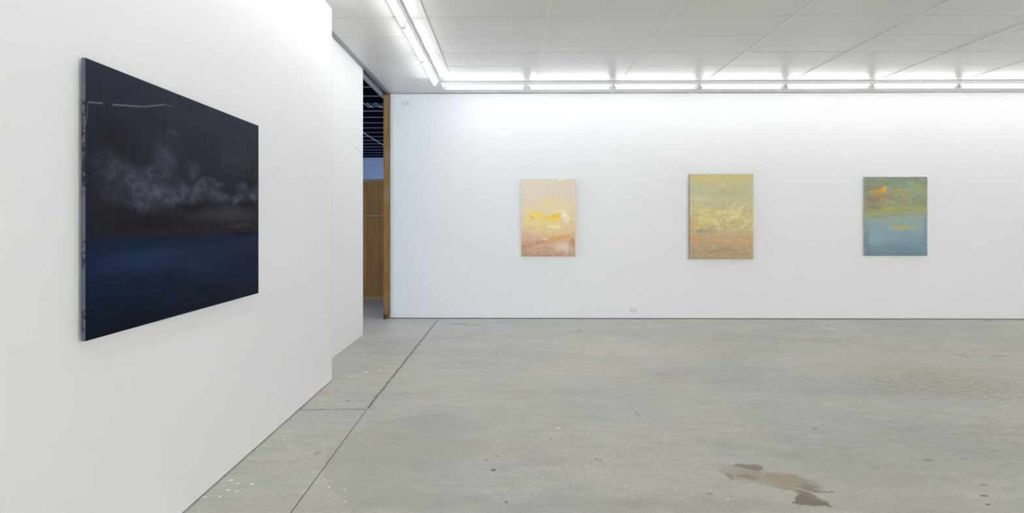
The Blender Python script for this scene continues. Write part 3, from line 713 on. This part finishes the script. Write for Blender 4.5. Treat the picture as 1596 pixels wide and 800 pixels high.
# ------------------------------------------------------------------ warehouse seen through the opening
struct('wall_warehouse_end', lambda bm: bx(bm, -9.2, 6, 27.2, 27.4, 0, 5.2), M_white2, 'pale blue-lit wall far beyond the doorway')
def whl(bm):
    for y0, y1, z0, z1 in ((-3, 3.4, 0, 5.2), (9, 10.5, 0, 5.2), (15.5, 17, 0, 5.2), (25, 27.2, 0, 5.2), (3.4, 9, 0, .8), (10.5, 15.5, 0, .8), (17, 25, 0, .8),
                           (3.4, 9, 3.4, 5.2), (10.5, 15.5, 3.4, 5.2), (17, 25, 3.0, 5.2)):
        bx(bm, -9.2, -9.0, y0, y1, z0, z1)
struct('wall_warehouse_left', whl, M_white2)
struct('wall_warehouse_right', lambda bm: bx(bm, 6, 6.2, WY + .4, 27.4, 0, 5.2), M_white2)
struct('wall_warehouse_front', lambda bm: bx(bm, -9.2, xw(YR) - .2, -3.2, -3, 0, 5.2), M_white2)
struct('wall_behind_gallery', lambda bm: (bx(bm, BX + .006, 6.2, WY + .11, WY + .2, 0, 5.0)), M_white2)
PZ = HC + 3.0
struct('ceiling_roof', lambda bm: bx(bm, -9.2, 6.2, -3.2, 27.4, PZ + .22, PZ + .3), M_roof)
for i in range(-8, 17):
    y = 11.97 + .917 * i
    pu = struct('ceiling_purlin', lambda bm: bx(bm, -9, 6, .004, .044, .026, .218, .002), M_roof, loc=(0, y, PZ))
    mesh('flange', lambda bm: prism(bm, [(0, .011), (.05, .011), (.05, .025), (0, .025)], 'x', -9, 6), M_flange, pu)
# steel beam crossing and conduit
mesh('conduit_pipe', lambda bm: tube(bm, [(-4.2, 10.2, HC + 2.60), (-4.2, 26.8, HC + 2.60)], .016, 10), M_pale,
     label='thin pale conduit running diagonally below the dark purlins', category='pipe')
def cables(bm):
    rr = random.Random(3)
    for q in range(7):
        x0 = -3.62 + rr.uniform(-.1, .1)
        pts = []
        for t in range(13):
            a = t / 12
            pts.append((x0 + .62 * a * rr.uniform(.9, 1.05), 14.55 + rr.uniform(-.05, .05), PZ + .01 - .10 * math.sin(a * math.pi * (2 + q % 3)) ** 2 - .02 * rr.random()))
        tube(bm, pts, .014, 6)
mesh('cable_bundle', cables, M_steel, label='tangle of grey cables hanging under the dark roof', category='cables')
pw = empty('plywood_partition', (-3.4, 11.38, 0), 'low brown plywood partition behind the doorway', 'partition')
PWZ = 2.35
mesh('plywood_sheet', lambda bm: [bx(bm, -3 + 1.2 * i + .001, -3 + 1.2 * (i + 1) - .001, .05, .065, .02, PWZ - .045, .001) for i in range(5)], M_ply, pw)
mesh('top_rail', lambda bm: bx(bm, -3, 3, -.0, .09, PWZ - .05, PWZ, .003), M_rail, pw)
mesh('middle_batten', lambda bm: bx(bm, -3, 3, .012, .05, 1.615, 1.655, .002), M_rail, pw)
mesh('bottom_rail', lambda bm: bx(bm, -3, 3, .012, .05, 0, .07, .002), M_rail, pw)

# unseen windows: area light behind each frame, some added as fill
def window(name, wall, a0, a1, z0, z1, power, color):
    """wall: ('x', plane, dir) or ('y', plane, dir); dir is the way the light goes"""
    ax, pl, dr_ = wall
    def fr(bm):
        def b(p0, p1, q0, q1, w0, w1):
            if ax == 'x': bx(bm, w0, w1, p0, p1, q0, q1)
            else: bx(bm, p0, p1, w0, w1, q0, q1)
        w0, w1 = sorted((pl - dr_ * .02, pl - dr_ * .09))
        b(a0, a0 + .06, z0, z1, w0, w1); b(a1 - .06, a1, z0, z1, w0, w1); b(a0, a1, z0, z0 + .06, w0, w1); b(a0, a1, z1 - .06, z1, w0, w1)
        n = max(2, round((a1 - a0) / 1.4))
        for i in range(1, n):
            m = a0 + (a1 - a0) * i / n; b(m - .025, m + .025, z0, z1, w0, w1)
    struct(name, fr, M_grey)
    l = bpy.data.lights.new(name + '_area_light', 'AREA'); l.shape = 'RECTANGLE'
    l.size = a1 - a0 - .1; l.size_y = z1 - z0 - .1; l.energy = power; l.color = color
    o = bpy.data.objects.new(name + '_area_light', l); COL.objects.link(o)
    m = (a0 + a1) / 2; zc = (z0 + z1) / 2
    o.location = (pl - dr_ * .13, m, zc) if ax == 'x' else (m, pl - dr_ * .13, zc)
    d = Vector((dr_, 0, 0)) if ax == 'x' else Vector((0, dr_, 0))
    o.rotation_euler = d.to_track_quat('-Z', 'Z').to_euler()
window('window_1', ('x', -9.0, 1), 3.4, 9.0, .8, 3.4, 850, (.60, .75, 1))
window('window_2', ('x', -9.0, 1), 17, 25, .8, 3.0, 1500, (.42, .58, 1))
window('fill_window_5', ('x', -9.0, 1), 10.5, 15.5, .8, 3.4, 1300, (.60, .74, 1))  # extra unseen source, added to brighten the warehouse floor and plywood
window('fill_window_3', ('y', YR, 1), -.8, 11, .6, 3.1, 500, (1, .99, .972))  # rear fill light in a frame, added to even out the gallery walls
window('fill_window_4', ('x', XR, -1), -4.5, 4, .6, 3.1, 1150, (1, .99, .972))  # added fill from the right, raises the left wall

# ------------------------------------------------------------------ world, camera, view
w = bpy.data.worlds.new('world'); sc.world = w; w.use_nodes = True
w.node_tree.nodes['Background'].inputs[0].default_value = (.35, .45, .7, 1)
w.node_tree.nodes['Background'].inputs[1].default_value = .4
cd = bpy.data.cameras.new('camera'); cam = bpy.data.objects.new('camera', cd); COL.objects.link(cam)
cd.sensor_width = 36; cd.sensor_fit = 'HORIZONTAL'; cd.lens = 36 * F / 1596
cd.shift_x = (798 - U0) / 1596; cd.shift_y = -(400 - V0) / 1596
cd.clip_start = .02; cd.clip_end = 200
cam.location = (0, 0, HC); cam.rotation_euler = (math.pi / 2, 0, TH)
sc.camera = cam
sc.view_settings.view_transform = 'Standard'; sc.view_settings.look = 'None'
sc.view_settings.gamma = 1; sc.view_settings.use_curve_mapping = False
sc.view_settings.exposure = 0.0
sc.cycles.max_bounces = 10; sc.cycles.diffuse_bounces = 8
sc.cycles.use_denoising = True
